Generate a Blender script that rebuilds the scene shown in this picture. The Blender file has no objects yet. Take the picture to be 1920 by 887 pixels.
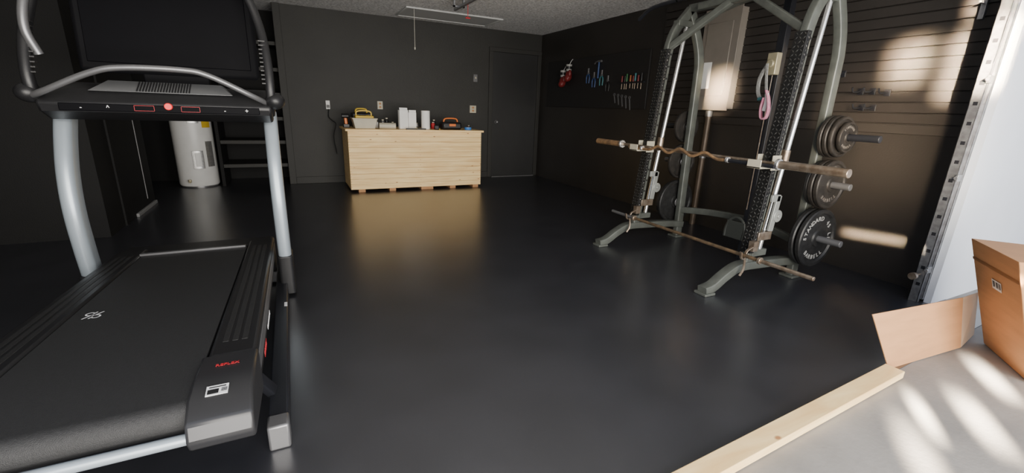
import bpy, bmesh, math, random
from mathutils import Matrix, Vector
random.seed(4)
COL=bpy.context.scene.collection
V=Vector
# ---------------------------------------------------------------- materials
MATS={}
def mat(name,col,rough=.5,metal=0.,var=0.,vscale=8.,bump=0.,bscale=60.,col2=None,emit=0.,stretch=None,spec=None,ior=None,bdist=.01):
    if name in MATS: return MATS[name]
    m=bpy.data.materials.new(name);m.use_nodes=True;nt=m.node_tree;N=nt.nodes;Lk=nt.links
    p=N['Principled BSDF'];p.inputs['Base Color'].default_value=(*col,1)
    p.inputs['Roughness'].default_value=rough;p.inputs['Metallic'].default_value=metal
    if spec is not None: p.inputs['Specular IOR Level'].default_value=spec
    if ior: p.inputs['IOR'].default_value=ior
    tc=N.new('ShaderNodeTexCoord');mp=N.new('ShaderNodeMapping');Lk.new(tc.outputs['Object'],mp.inputs[0])
    if stretch: mp.inputs['Scale'].default_value=stretch
    if col2 is None: col2=tuple(c*(1-var) for c in col)
    n=N.new('ShaderNodeTexNoise');n.inputs['Scale'].default_value=vscale;n.inputs['Detail'].default_value=5
    Lk.new(mp.outputs[0],n.inputs['Vector'])
    r=N.new('ShaderNodeValToRGB');r.color_ramp.elements[0].position=.35;r.color_ramp.elements[1].position=.65
    r.color_ramp.elements[0].color=(*col2,1);r.color_ramp.elements[1].color=(*col,1)
    Lk.new(n.outputs['Fac'],r.inputs[0]);Lk.new(r.outputs[0],p.inputs['Base Color'])
    if bump:
        n2=N.new('ShaderNodeTexNoise');n2.inputs['Scale'].default_value=bscale;n2.inputs['Detail'].default_value=3
        Lk.new(mp.outputs[0],n2.inputs['Vector'])
        b=N.new('ShaderNodeBump');b.inputs['Strength'].default_value=bump;b.inputs['Distance'].default_value=bdist
        Lk.new(n2.outputs['Fac'],b.inputs['Height']);Lk.new(b.outputs[0],p.inputs['Normal'])
    if emit:
        p.inputs['Emission Color'].default_value=(*col,1);p.inputs['Emission Strength'].default_value=emit
    MATS[name]=m;return m
M_floor=mat('floor_black_rubber',(.024,.025,.031),.29,col2=(.016,.017,.022),vscale=3,bump=.03,bscale=260,spec=.9,ior=1.95)
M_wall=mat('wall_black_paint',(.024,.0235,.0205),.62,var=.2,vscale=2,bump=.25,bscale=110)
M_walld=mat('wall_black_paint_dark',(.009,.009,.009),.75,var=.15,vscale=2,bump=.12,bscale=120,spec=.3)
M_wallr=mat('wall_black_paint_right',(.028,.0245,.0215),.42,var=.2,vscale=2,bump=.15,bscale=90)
M_slat=mat('slatwall_black',(.031,.027,.024),.42,var=.2,vscale=3)
M_ceil=mat('ceiling_popcorn',(.88,.88,.88),.9,var=.45,vscale=38,bump=1.,bscale=38,bdist=.03)
M_white=mat('white_paint',(.80,.84,.90),.55,var=.05,vscale=2)
M_conc=mat('concrete',(.30,.285,.265),.85,col2=(.22,.212,.20),vscale=3.0,bump=.08,bscale=60)
M_doorb=mat('door_black',(.022,.022,.022),.4,var=.1)
M_blk=mat('black_plastic',(.012,.012,.013),.42,var=.1,vscale=20,bump=.08,bscale=300)
M_blks=mat('screen_housing_black',(.004,.004,.005),.7,var=.1,spec=.1)
M_blkg=mat('screen_glass',(.002,.002,.003),.5,var=.1,spec=.06)
M_belt=mat('treadmill_belt',(.021,.021,.0215),.62,var=.25,vscale=120,bump=.35,bscale=500)
M_grip=mat('rail_grip_black',(.02,.02,.02),.5,var=.2,vscale=60,bump=.2,bscale=300)
M_blkm=mat('black_powdercoat',(.014,.015,.019),.35,var=.1)
M_silv=mat('silver_paint',(.34,.39,.43),.33,.35,var=.05)
M_silvd=mat('silver_dark',(.20,.20,.205),.35,.6,var=.1)
M_red=mat('red_plastic_glow',(.7,.02,.02),.4,emit=.6)  # red plastic with a glow added to brighten the button
M_redp=mat('red_print',(.55,.02,.03),.5)
M_whitep=mat('white_print',(.8,.8,.8),.5)
M_green=mat('smith_grey_green',(.125,.135,.12),.38,.25,var=.25,vscale=12,bump=.05)
M_chrome=mat('chrome',(.85,.85,.84),.22,.85,var=.05)
M_steel=mat('worn_steel',(.46,.38,.30),.33,.8,col2=(.27,.20,.14),vscale=20,bump=.05)
M_rust=mat('rusty_steel',(.44,.27,.14),.45,.5,col2=(.22,.14,.08),vscale=25,bump=.1)
M_brown=mat('conduit_brown',(.12,.09,.065),.45,.4,var=.3)
M_brass=mat('zinc_yellowed',(.5,.45,.3),.35,.4,var=.2)
M_cream=mat('offwhite_plastic',(.52,.48,.37),.45,var=.1)
M_plate=mat('iron_plate_black',(.028,.028,.028),.45,.3,var=.4,vscale=30,bump=.15)
M_plater=mat('iron_plate_rusty',(.042,.037,.032),.5,.4,col2=(.022,.020,.018),vscale=18,bump=.2)
M_letter=mat('worn_lettering',(.42,.42,.40),.5,var=.4,vscale=60)
M_letterd=mat('rusty_lettering',(.20,.18,.16),.5,.3,var=.4,vscale=60)
M_panel=mat('panel_grey_paint',(.24,.215,.185),.45,.2,var=.08)
M_card=mat('cardboard',(.48,.25,.115),.8,var=.12,vscale=5,stretch=(1,1,6))
M_cardl=mat('cardboard_pale',(.52,.40,.29),.8,var=.08)
M_tape=mat('packing_tape',(.33,.165,.07),.3,var=.1)
M_galv=mat('galvanised',(.42,.43,.45),.35,.8,var=.35,vscale=30)
M_yel=mat('yellow_plastic',(.6,.4,.03),.4)
M_org=mat('orange_plastic',(.7,.16,.02),.4)
M_blue=mat('blue_plastic',(.025,.06,.17),.4)
M_teal=mat('teal_plastic',(.04,.16,.18),.4)
M_pink=mat('pink_fabric',(.72,.34,.44),.8,col2=(.6,.18,.3),vscale=30)
M_paper=mat('white_paper',(.85,.85,.83),.7,var=.05)
M_heater=mat('heater_enamel',(.70,.70,.68),.35,var=.06)
M_foil=mat('foil_label',(.45,.45,.44),.3,.7,var=.2,vscale=40)
M_redl=mat('red_leather',(.17,.018,.018),.4,var=.1)
M_grn=mat('green_plastic',(.03,.12,.04),.4)
M_orgd=mat('dull_orange_plastic',(.3,.09,.02),.4)
M_rope=mat('string',(.6,.58,.5),.9)
M_greyl=mat('pale_grey_edge',(.25,.25,.25),.6)
def pine():
    m=bpy.data.materials.new('pine_wood');m.use_nodes=True;nt=m.node_tree;N=nt.nodes;L=nt.links;p=N['Principled BSDF']
    tc=N.new('ShaderNodeTexCoord');mp=N.new('ShaderNodeMapping');mp.inputs['Scale'].default_value=(1.2,8,14);L.new(tc.outputs['Object'],mp.inputs[0])
    n=N.new('ShaderNodeTexNoise');n.inputs['Scale'].default_value=2.2;n.inputs['Detail'].default_value=6;n.inputs['Distortion'].default_value=.6;L.new(mp.outputs[0],n.inputs['Vector'])
    r=N.new('ShaderNodeValToRGB');e=r.color_ramp.elements;e[0].position=.3;e[0].color=(.80,.52,.22,1);e[1].position=.68;e[1].color=(.96,.72,.36,1);L.new(n.outputs['Fac'],r.inputs[0])
    mp2=N.new('ShaderNodeMapping');mp2.inputs['Scale'].default_value=(1,1.6,2.2);L.new(tc.outputs['Object'],mp2.inputs[0])
    vo=N.new('ShaderNodeTexVoronoi');vo.inputs['Scale'].default_value=5.5;L.new(mp2.outputs[0],vo.inputs['Vector'])
    k=N.new('ShaderNodeValToRGB');k.color_ramp.elements[0].position=.05;k.color_ramp.elements[0].color=(1,1,1,1);k.color_ramp.elements[1].position=.11;k.color_ramp.elements[1].color=(0,0,0,1);L.new(vo.outputs['Distance'],k.inputs[0])
    mx=N.new('ShaderNodeMixRGB');L.new(k.outputs[0],mx.inputs[0]);L.new(r.outputs[0],mx.inputs[1]);mx.inputs[2].default_value=(.42,.2,.08,1)
    L.new(mx.outputs[0],p.inputs['Base Color']);p.inputs['Roughness'].default_value=.6
    return m
M_pine=pine()
M_dia=mat('tread_plate_black',(.02,.02,.02),.35,.4,var=.2,vscale=30)
M_lug=mat('tread_plate_lug_lit',(.075,.075,.07),.35,.5,var=.5,vscale=40)  # plate black made lighter, as if the raised lugs catch light
# ---------------------------------------------------------------- geometry helpers
def bm_new(): return bmesh.new()
def box(bm,c,s,rot=None):
    M=Matrix.Translation(V(c))@((rot or Matrix()).to_4x4())@Matrix.Diagonal((s[0],s[1],s[2],1))
    bmesh.ops.create_cube(bm,size=1,matrix=M);return bm
def bx(bm,a,b): 
    return box(bm,[(a[i]+b[i])/2 for i in range(3)],[abs(b[i]-a[i]) for i in range(3)])
def rb(*a): return bx(bm_new(),*a)
def cyl(bm,p0,p1,r,r2=None,seg=20):
    p0=V(p0);p1=V(p1);d=p1-p0;q=d.to_track_quat('Z','Y').to_matrix().to_4x4()
    M=Matrix.Translation((p0+p1)/2)@q
    bmesh.ops.create_cone(bm,cap_ends=True,segments=seg,radius1=r,radius2=r if r2 is None else r2,depth=d.length,matrix=M);return bm
def rc(*a,**k): return cyl(bm_new(),*a,**k)
def sph(bm,c,s,seg=20,rot=None):
    M=Matrix.Translation(V(c))@((rot or Matrix()).to_4x4())@Matrix.Diagonal((s[0],s[1],s[2],1))
    bmesh.ops.create_uvsphere(bm,u_segments=seg,v_segments=seg//2+2,radius=1,matrix=M);return bm
def curve(pts,n=8):
    P=[V(p) for p in pts];P=[P[0]*2-P[1]]+P+[P[-1]*2-P[-2]];o=[]
    for i in range(1,len(P)-2):
        for k in range(n):
            t=k/n;a,b,c,d=P[i-1],P[i],P[i+1],P[i+2]
            o.append(.5*((2*b)+(c-a)*t+(2*a-5*b+4*c-d)*t*t+(3*b-a-3*c+d)*t**3))
    o.append(P[-2]);return o
def rrect(w,h,r,k=3):
    o=[]
    for cx,cy,a0 in((w/2-r,h/2-r,0),(-w/2+r,h/2-r,90),(-w/2+r,-h/2+r,180),(w/2-r,-h/2+r,270)):
        for i in range(k+1):
            a=math.radians(a0+90*i/k);o.append((cx+r*math.cos(a),cy+r*math.sin(a)))
    return o
def circ(r,n=14): return [(r*math.cos(2*math.pi*i/n),r*math.sin(2*math.pi*i/n)) for i in range(n)]
def sweep(bm,pts,ring,side=(0,1,0)):
    pts=[V(p) for p in pts];rows=[];s0=V(side)
    for i,p in enumerate(pts):
        t=(pts[min(i+1,len(pts)-1)]-pts[max(i-1,0)]).normalized()
        s=(s0-t*s0.dot(t))
        if s.length<.05: s=t.orthogonal()
        s.normalize();n=t.cross(s)
        rows.append([bm.verts.new(p+s*a+n*b) for a,b in ring])
    k=len(ring)
    for i in range(len(rows)-1):
        for j in range(k): bm.faces.new((rows[i][j],rows[i][(j+1)%k],rows[i+1][(j+1)%k],rows[i+1][j]))
    bm.faces.new(rows[0][::-1]);bm.faces.new(rows[-1]);return bm
def lathe(bm,prof,c=(0,0,0),axis='Z',seg=40,closed=False):
    rows=[]
    for i in range(seg):
        a=2*math.pi*i/seg;ca,sa=math.cos(a),math.sin(a)
        if axis=='Z': rows.append([bm.verts.new(V(c)+V((r*ca,r*sa,h))) for r,h in prof])
        else: rows.append([bm.verts.new(V(c)+V((r*ca,h,r*sa))) for r,h in prof])
    n=len(prof)
    for i in range(seg):
        A=rows[i];B=rows[(i+1)%seg]
        for j in range(n if closed else n-1):
            bm.faces.new((A[j],B[j],B[(j+1)%n],A[(j+1)%n]))
    bmesh.ops.remove_doubles(bm,verts=bm.verts,dist=1e-6)
    return bm
def fin(bm,name,material,smooth=True,bevel=0,origin=(0,0,0),seg=2):
    bmesh.ops.recalc_face_normals(bm,faces=bm.faces)
    bmesh.ops.translate(bm,verts=bm.verts,vec=-V(origin))
    me=bpy.data.meshes.new(name);bm.to_mesh(me);bm.free()
    for m in (material if isinstance(material,(list,tuple)) else [material]): me.materials.append(m)
    if smooth:
        me.polygons.foreach_set('use_smooth',[True]*len(me.polygons))
        try: me.set_sharp_from_angle(angle=math.radians(38))
        except Exception: pass
    o=bpy.data.objects.new(name,me);COL.objects.link(o)
    if bevel:
        b=o.modifiers.new('bevel','BEVEL');b.width=bevel;b.segments=seg;b.limit_method='ANGLE';b.angle_limit=math.radians(40)
    return o
def thing(name,label,cat,loc,group=None):
    e=bpy.data.objects.new(name,None);COL.objects.link(e);e.location=loc;e.empty_display_size=.1
    e['label']=label;e['category']=cat
    if group:e['group']=group
    return e
def part(par,name,bm,material,bevel=0,label=None,smooth=True,root=None):
    org=V(root if root is not None else par.location)
    o=fin(bm,name,material,smooth,bevel,org);o.parent=par
    if label:o['label']=label
    return o
def single(name,bm,material,label,cat,loc=(0,0,0),bevel=0,group=None,smooth=True):
    o=fin(bm,name,material,smooth,bevel,loc);o.location=loc
    o['label']=label;o['category']=cat
    if group:o['group']=group
    return o
def struct(name,bm,material,bevel=0,smooth=False):
    o=fin(bm,name,material,smooth,bevel);o['kind']='structure';return o
def textbm(bm,body,size,M,extrude=.0008,align='CENTER',bold=0):
    c=bpy.data.curves.new('txt','FONT');c.body=body;c.size=size;c.extrude=extrude;c.align_x=align;c.align_y='CENTER';c.offset=bold
    c.resolution_u=3
    o=bpy.data.objects.new('txt',c);COL.objects.link(o);bpy.context.view_layer.update()
    me=bpy.data.meshes.new_from_object(o.evaluated_get(bpy.context.evaluated_depsgraph_get()))
    me.transform(M);bm.from_mesh(me);bpy.data.objects.remove(o);bpy.data.curves.remove(c);bpy.data.meshes.remove(me);return bm
def R(ax,deg): return Matrix.Rotation(math.radians(deg),4,ax)
def T(*p): return Matrix.Translation(V(p))
def dup(th,loc,scale=None):
    n=th.copy();COL.objects.link(n);n.location=loc
    if scale:n.scale=scale
    for c in list(th.children):
        cc=c.copy();cc.parent=n;COL.objects.link(cc)
    return n
def dpart(o,off):
    c=o.copy();c.location=o.location+V(off);COL.objects.link(c);return c
# ---------------------------------------------------------------- room shell
def prism(poly,z0,z1):
    b=bm_new();A=[b.verts.new((x,y,z0)) for x,y in poly];B=[b.verts.new((x,y,z1)) for x,y in poly];n=len(poly)
    b.faces.new(A[::-1]);b.faces.new(B)
    for i in range(n): b.faces.new((A[i],A[(i+1)%n],B[(i+1)%n],B[i]))
    return b
struct('floor',prism([(-2.6,.62),(4.1,.925),(4.1,7.95),(-2.6,7.95)],-.1,0),M_floor)
struct('ground',rb((-7,-7,-.12),(9,1.24,-.004)),M_conc)
struct('wall_back',rb((-.07,7.25,0),(4.22,7.4,2.44)),M_wall)
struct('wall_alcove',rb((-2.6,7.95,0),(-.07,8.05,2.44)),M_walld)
struct('wall_alcove_side',rb((-.07,7.4,0),(.03,8.05,2.44)),M_wall)
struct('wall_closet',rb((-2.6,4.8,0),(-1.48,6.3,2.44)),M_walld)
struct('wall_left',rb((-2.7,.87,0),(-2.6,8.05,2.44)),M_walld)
struct('wall_right',rb((4.1,1.24,0),(4.22,7.25,2.44)),M_wallr)
struct('ceiling',rb((-2.7,1.05,2.44),(4.22,8.05,2.54)),M_ceil)
struct('wall_front',rb((3.875,1.2,-.004),(7.5,1.24,3.0)),M_white)
struct('wall_front_side',rb((-4.5,1.1,-.004),(-1.7,1.2,3.0)),M_white)
struct('wall_header',rb((-1.7,1.14,2.14),(3.9,1.2,3.0)),M_white)
b=bm_new()
z=1.12
while z<2.38:
    bx(b,(4.085,1.26,z),(4.101,4.3,z+.068));z+=.076
struct('trim_1',b,M_slat,bevel=.003)
struct('trim_2',rb((-.07,7.225,0),(.02,7.25,2.44)),M_wall,bevel=.004)
struct('baseboard_back',rb((.02,7.232,0),(3.10,7.25,.10)),M_wall,bevel=.004)
b=bm_new();bx(b,(3.1,7.225,0),(3.17,7.25,2.1));bx(b,(4.03,7.225,0),(4.1,7.25,2.1));bx(b,(3.1,7.225,2.1),(4.1,7.25,2.17));struct('trim_3',b,M_wall,bevel=.004)
door=struct('door_1',rb((3.17,7.238,.012),(4.03,7.25,2.1)),M_doorb,bevel=.004)
struct('trim_4',rb((3.17,7.2,0),(4.03,7.25,.012)),M_silvd)
struct('baseboard_closet',rb((-1.48,5.55,0),(-1.455,6.28,.035)),M_greyl,bevel=.004)
struct('gap_light_strip',rb((-1.481,6.02,.1),(-1.474,6.026,1.28)),M_greyl)  # thin pale strip standing in for light through the closet door gap
b=bm_new();bx(b,(-1.48,5.2,0),(-1.465,5.26,2.04));bx(b,(-1.48,5.2,2.04),(-1.465,6.1,2.1));struct('trim_6',b,M_walld)
b=bm_new();cyl(b,(3.25,7.238,.96),(3.25,7.228,.96),.032);cyl(b,(3.25,7.23,.96),(3.25,7.2,.96),.012);sph(b,(3.25,7.185,.96),(.028,.022,.028));part(door,'knob',b,M_silvd,root=(0,0,0))
g='black alcove shelves'
for i,zz in enumerate((.29,.62,.95,1.28,1.61,1.95)):
    b=bm_new();bx(b,(-.88,7.32,zz-.025),(-.07,7.95,zz+.005));bx(b,(-.88,7.30,zz-.04),(-.07,7.32,zz+.01))
    single('shelf',b,M_wall,'black painted wooden shelf board inside the alcove','shelf',(-.47,7.6,zz),bevel=.003,group=g)
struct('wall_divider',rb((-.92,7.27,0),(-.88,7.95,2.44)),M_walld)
# ---------------------------------------------------------------- garage door track
tr=thing('garage_door_track','galvanised steel vertical garage door track with brackets and bolts','door track',(3.86,1.27,0))
b=bm_new()
bx(b,(3.82,1.255,0),(3.825,1.31,2.44));bx(b,(3.82,1.255,0),(3.85,1.26,2.44));bx(b,(3.82,1.305,0),(3.85,1.31,2.44))
part(tr,'rail',b,M_galv,.001)
b=bm_new();bx(b,(3.852,1.242,0.02),(3.856,1.27,2.44));bx(b,(3.852,1.242,.02),(3.9,1.246,2.44));part(tr,'angle',b,M_galv,.001)
sl=None;zz=.12
while zz<2.4:
    if sl is None: sl=part(tr,'slot',rb((3.8175,1.268,zz),(3.8205,1.290,zz+.022)),M_blkm)
    else: dpart(sl,(0,0,zz-.12))
    zz+=.12
for zz in (.22,.85,1.45,2.0):
    b=bm_new();bx(b,(3.80,1.243,zz),(3.86,1.256,zz+.045));cyl(b,(3.79,1.25,zz+.022),(3.81,1.25,zz+.022),.012,seg=8);part(tr,'bracket',b,M_galv,.002)
rl=thing('door_roller','small steel garage door roller with stem beside the track','roller',(3.72,1.29,.2))
part(rl,'stem',rc((3.83,1.285,.2),(3.72,1.285,.2),.006),M_steel)
part(rl,'wheel',rc((3.74,1.285,.2),(3.71,1.285,.2),.024),M_steel)
# ---------------------------------------------------------------- ceiling hatch
ah=thing('attic_hatch','white framed attic ladder hatch in ceiling','attic hatch',(2.2,6.7,2.44))
x0,x1,y0,y1=1.55,2.90,6.38,6.98
part(ah,'panel',rb((x0,y0,2.428),(x1,y1,2.44)),mat('hatch_paint',(.5,.51,.51),.6),.002)
b=bm_new()
for a,c in(((x0-.03,y0-.03,2.42),(x1+.03,y0,2.44)),((x0-.03,y1,2.42),(x1+.03,y1+.03,2.44)),((x0-.03,y0,2.42),(x0,y1,2.44)),((x1,y0,2.42),(x1+.03,y1,2.44))): bx(b,a,c)
part(ah,'frame',b,mat('hatch_trim',(.55,.56,.55),.5),.004)
b=bm_new();cyl(b,(1.64,6.42,2.43),(1.64,6.42,1.95),.003,seg=8);sph(b,(1.64,6.42,1.94),(.01,.01,.02),10);part(ah,'pull_cord',b,M_rope)
ho=thing('garage_door_opener_rail','steel opener rail with red release cord near ceiling','door opener',(1.9,5.6,2.44))
part(ho,'rail',rb((1.95,4.2,2.33),(1.985,5.7,2.36)),M_galv,.003)
b=bm_new();bx(b,(1.9,5.55,2.345),(1.92,5.58,2.44));bx(b,(2.02,5.55,2.345),(2.04,5.58,2.44));bx(b,(1.9,5.55,2.345),(2.04,5.58,2.362));part(ho,'hanger',b,M_galv)
b=bm_new();cyl(b,(2.1,5.6,2.44),(2.1,5.6,2.26),.004,seg=8);cyl(b,(2.07,5.6,2.25),(2.13,5.6,2.25),.008,seg=8);part(ho,'release_cord',b,M_redp)
# ---------------------------------------------------------------- back wall plates
def wallplate(name,label,cat,x,z,w,h,m,y=7.25):
    t=thing(name,label,cat,(x,y,z))
    part(t,'cover',rb((x-w/2,y-.008,z-h/2),(x+w/2,y,z+h/2)),m,.003)
    return t
t=wallplate('wall_outlet','ivory double wall outlet above the wooden workbench','outlet',1.285,1.17,.08,.12,M_cream)
for dz in(-.025,.025): part(t,'socket',rb((1.27,7.238,1.17+dz-.014),(1.30,7.243,1.17+dz+.014)),M_card,.002)
t=wallplate('wall_outlet','square ivory double outlet plate near black door','outlet',2.82,1.16,.115,.12,M_cream)
for dz in(-.025,.025): part(t,'socket',rb((2.8,7.238,1.16+dz-.014),(2.84,7.243,1.16+dz+.014)),M_card,.002)
t=wallplate('light_switch','small dark toggle light switch beside door','light switch',2.86,1.66,.07,.12,M_silvd)
part(t,'toggle',rb((2.85,7.228,1.65),(2.87,7.243,1.68)),M_cream,.002)
t=wallplate('charger_unit','white charger plugged into wall with hanging black cord','charger',.535,1.15,.055,.12,M_paper)
part(t,'display',rb((.515,7.225,1.11),(.555,7.243,1.15)),M_blk,.002)
b=bm_new();sweep(b,curve([(.54,7.235,1.09),(.53,7.2,.98),(.57,7.12,.93),(.61,7.08,.88),(.57,7.1,.7),(.60,7.12,.45)]),circ(.006,8));part(t,'cord',b,M_blk)
# ---------------------------------------------------------------- water heater
wh=thing('water_heater','white cylindrical electric water heater with metallic labels','water heater',(-1.2,7.42,0))
b=bm_new();lathe(b,[(0,.02),(.225,.02),(.235,.04),(.235,1.38),(.22,1.41),(0,1.42)],(-1.2,7.42,0));part(wh,'tank',b,M_heater)
b=bm_new();lathe(b,[(0,0),(.215,0),(.215,.025),(0,.025)],(-1.2,7.42,0));part(wh,'base',b,M_silvd)
def curvpatch(b,a0,a1,z0,z1,r,n=8):
    lo=[];hi=[]
    for i in range(n+1):
        a=math.radians(a0+(a1-a0)*i/n);c,s=math.cos(a),math.sin(a)
        lo.append([b.verts.new((-1.2+rr*c,7.42+rr*s,z0)) for rr in(r,r-.01)]);hi.append([b.verts.new((-1.2+rr*c,7.42+rr*s,z1)) for rr in(r,r-.01)])
    for i in range(n):
        b.faces.new((lo[i][0],lo[i+1][0],hi[i+1][0],hi[i][0]));b.faces.new((hi[i][0],hi[i+1][0],hi[i+1][1],hi[i][1]));b.faces.new((lo[i][0],lo[i][1],lo[i+1][1],lo[i+1][0]))
    b.faces.new((lo[0][0],hi[0][0],hi[0][1],lo[0][1]));b.faces.new((lo[n][0],lo[n][1],hi[n][1],hi[n][0]))
    return b
for z0 in(.26,.86):
    part(wh,'access_panel',curvpatch(bm_new(),-92,-60,z0,z0+.24,.242),M_foil,.003)
    part(wh,'access_panel_cover',curvpatch(bm_new(),-84,-68,z0+.03,z0+.21,.247),M_heater,.003)
part(wh,'warning_label',curvpatch(bm_new(),-52,-22,.80,1.12,.2385),M_yel)
part(wh,'warning_label',curvpatch(bm_new(),-115,-100,.90,1.05,.2385),M_cream)
part(wh,'info_label',curvpatch(bm_new(),-50,-25,.28,.62,.2385),M_foil)
b=bm_new();cyl(b,(-1.27,7.2,.1),(-1.27,7.13,.09),.014);cyl(b,(-1.27,7.15,.12),(-1.27,7.15,.09),.02);part(wh,'drain_valve',b,M_brass)
for xx in(-1.3,-1.1): part(wh,'pipe',rc((xx,7.42,1.4),(xx,7.42,2.43),.014),M_rust)
# ---------------------------------------------------------------- workbench
wb=thing('workbench','unfinished pine plank workbench on pallet feet','workbench',(1.63,6.65,0))
X0,X1,Y0,Y1=.68,2.59,6.3,7.0
ZB=.042
b=bm_new();n=11;h=(.832-ZB)/n
for i in range(n):
    z0=ZB+i*h
    bx(b,(X0,Y0,z0+.001),(X1,Y0+.02,z0+h-.001))
part(wb,'front_planks',b,M_pine,.0018)
for x in(X0,X1-.02):
    b=bm_new()
    for i in range(n):
        z0=ZB+i*h
        bx(b,(x,Y0+.02,z0+.001),(x+.02,Y1,z0+h-.001))
    part(wb,'side_planks',b,M_pine,.0018)
part(wb,'top',rb((X0-.03,Y0-.03,.832),(X1+.03,Y1+.03,.86)),M_pine,.003)
part(wb,'carcass',rb((X0+.02,Y0+.02,ZB),(X1-.02,Y1-.01,.83)),M_card)
for x in(.78,1.2,1.66,1.75,2.1,2.47): part(wb,'foot',rb((x,Y0+.02,0),(x+.09,Y1-.03,ZB)),M_card,.002)
sc=None
for x in(X0+.012,X0+.97,X1-.012):
    for i in range(n):
        if sc is None: sc=part(wb,'screw',rc((x,Y0-.0008,ZB+.5*h),(x,Y0+.003,ZB+.5*h),.0045,seg=8),M_card)
        else: dpart(sc,(x-X0-.012,0,i*h))
zt=.86
t=thing('storage_tub','cream plastic tub with yellow handle on the workbench','storage tub',(.93,6.45,zt))
b=bm_new()
lo=[(.79,6.36),(1.05,6.36),(1.05,6.54),(.79,6.54)];hi=[(.76,6.34),(1.08,6.34),(1.08,6.56),(.76,6.56)]
vs=[b.verts.new((x,y,zt)) for x,y in lo]+[b.verts.new((x,y,zt+.13)) for x,y in hi]
for i in range(4): b.faces.new((vs[i],vs[(i+1)%4],vs[4+(i+1)%4],vs[4+i]))
b.faces.new(vs[:4][::-1]);b.faces.new(vs[4:]);part(t,'body',b,M_cream,.008)
part(t,'rim',rb((.755,6.335,zt+.125),(1.085,6.565,zt+.14)),M_cream,.004)
part(t,'lid',rb((.80,6.37,zt+.14),(1.04,6.53,zt+.17)),M_yel,.01)
b=bm_new();sweep(b,curve([(.82,6.46,zt+.16),(.83,6.46,zt+.22),(.92,6.46,zt+.235),(1.01,6.46,zt+.22),(1.02,6.46,zt+.16)]),rrect(.025,.018,.005),(0,1,0));part(t,'handle',b,M_yel)
t=thing('cordless_drill','black and orange cordless drill beside cream tub','drill',(.70,6.62,zt))
part(t,'battery',rb((.665,6.58,zt),(.745,6.66,zt+.05)),M_blk,.006)
b=bm_new();sweep(b,[(.705,6.62,zt+.05),(.700,6.62,zt+.13)],rrect(.03,.04,.01));part(t,'grip',b,M_org)
b=bm_new();cyl(b,(.65,6.62,zt+.155),(.74,6.62,zt+.155),.032);cyl(b,(.74,6.62,zt+.155),(.765,6.62,zt+.155),.022,.012);part(t,'barrel',b,M_blk,.004)
t=thing('tool_case','black toolcase with yellow latches behind the tub','tool case',(.93,6.82,zt))
part(t,'body',rb((.80,6.72,zt),(1.08,6.92,zt+.2)),M_blk,.02)
part(t,'latch',rb((.85,6.712,zt+.12),(.89,6.722,zt+.17)),M_yel,.003);part(t,'latch',rb((.99,6.712,zt+.12),(1.03,6.722,zt+.17)),M_yel,.003)
b=bm_new();sweep(b,curve([(.86,6.82,zt+.19),(.88,6.82,zt+.25),(1.0,6.82,zt+.25),(1.02,6.82,zt+.19)]),circ(.012,10));part(t,'handle',b,M_yel)
t=thing('paper_roll','roll of cream masking paper lying on workbench','paper roll',(1.23,6.38,zt))
for nm,pr,m in(('paper',[(.018,-.11),(.042,-.11),(.042,.11),(.018,.11)],M_cream),('core',[(.014,-.112),(.019,-.112),(.019,.112),(.014,.112)],M_card)):
    b=bm_new();lathe(b,pr,(0,0,0),'Y',28,True);bmesh.ops.transform(b,matrix=T(1.22,6.38,zt+.042)@R('Z',82),verts=b.verts);part(t,nm,b,m)
for k,(x,y,w,hh,rz,lab) in enumerate([(1.46,6.47,.13,.26,10,'tall white folded carton standing on workbench'),(1.60,6.52,.11,.23,-8,'shorter white folded carton standing on workbench')]):
    t=thing('white_carton',lab,'carton',(x,y,zt))
    part(t,'box',box(bm_new(),(x,y,zt+hh/2),(w,.06,hh),R('Z',rz).to_3x3()),M_paper,.004)
    part(t,'flap',box(bm_new(),(x,y-.02,zt+hh+.012),(w*.9,.004,.04),(R('Z',rz)@R('X',-20)).to_3x3()),M_paper)
t=thing('paper_towel_roll','upright white paper towel roll on workbench','paper towel roll',(1.78,6.46,zt))
for nm,pr,m in(('paper',[(.02,0),(.062,0),(.062,.26),(.02,.26)],M_paper),('core',[(.017,0),(.021,0),(.021,.262),(.017,.262)],M_card)):
    b=bm_new();lathe(b,pr,(1.78,6.46,zt),'Z',32,True);part(t,nm,b,m)
t=thing('tool_box','black rounded toolbox with orange handle on workbench','tool box',(2.16,6.5,zt))
part(t,'body',rb((2.02,6.4,zt),(2.32,6.6,zt+.11)),M_blk,.03)
b=bm_new();sweep(b,curve([(2.06,6.5,zt+.1),(2.09,6.5,zt+.155),(2.25,6.5,zt+.155),(2.28,6.5,zt+.1)]),rrect(.035,.02,.007));part(t,'handle',b,M_org)
part(t,'latch',rb((2.12,6.392,zt+.05),(2.22,6.402,zt+.085)),M_org,.003)
t=thing('tape_roll','roll of blue painters tape on workbench','tape roll',(2.42,6.42,zt))
for nm,pr,m in(('adhesive_tape',[(.035,0),(.052,0),(.052,.04),(.035,.04)],mat('painters_tape_blue',(.05,.2,.55),.6)),('core',[(.033,.001),(.0355,.001),(.0355,.041),(.033,.041)],M_card)):
    b=bm_new();lathe(b,pr,(2.42,6.42,zt),'Z',32,True);part(t,nm,b,m)
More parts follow.
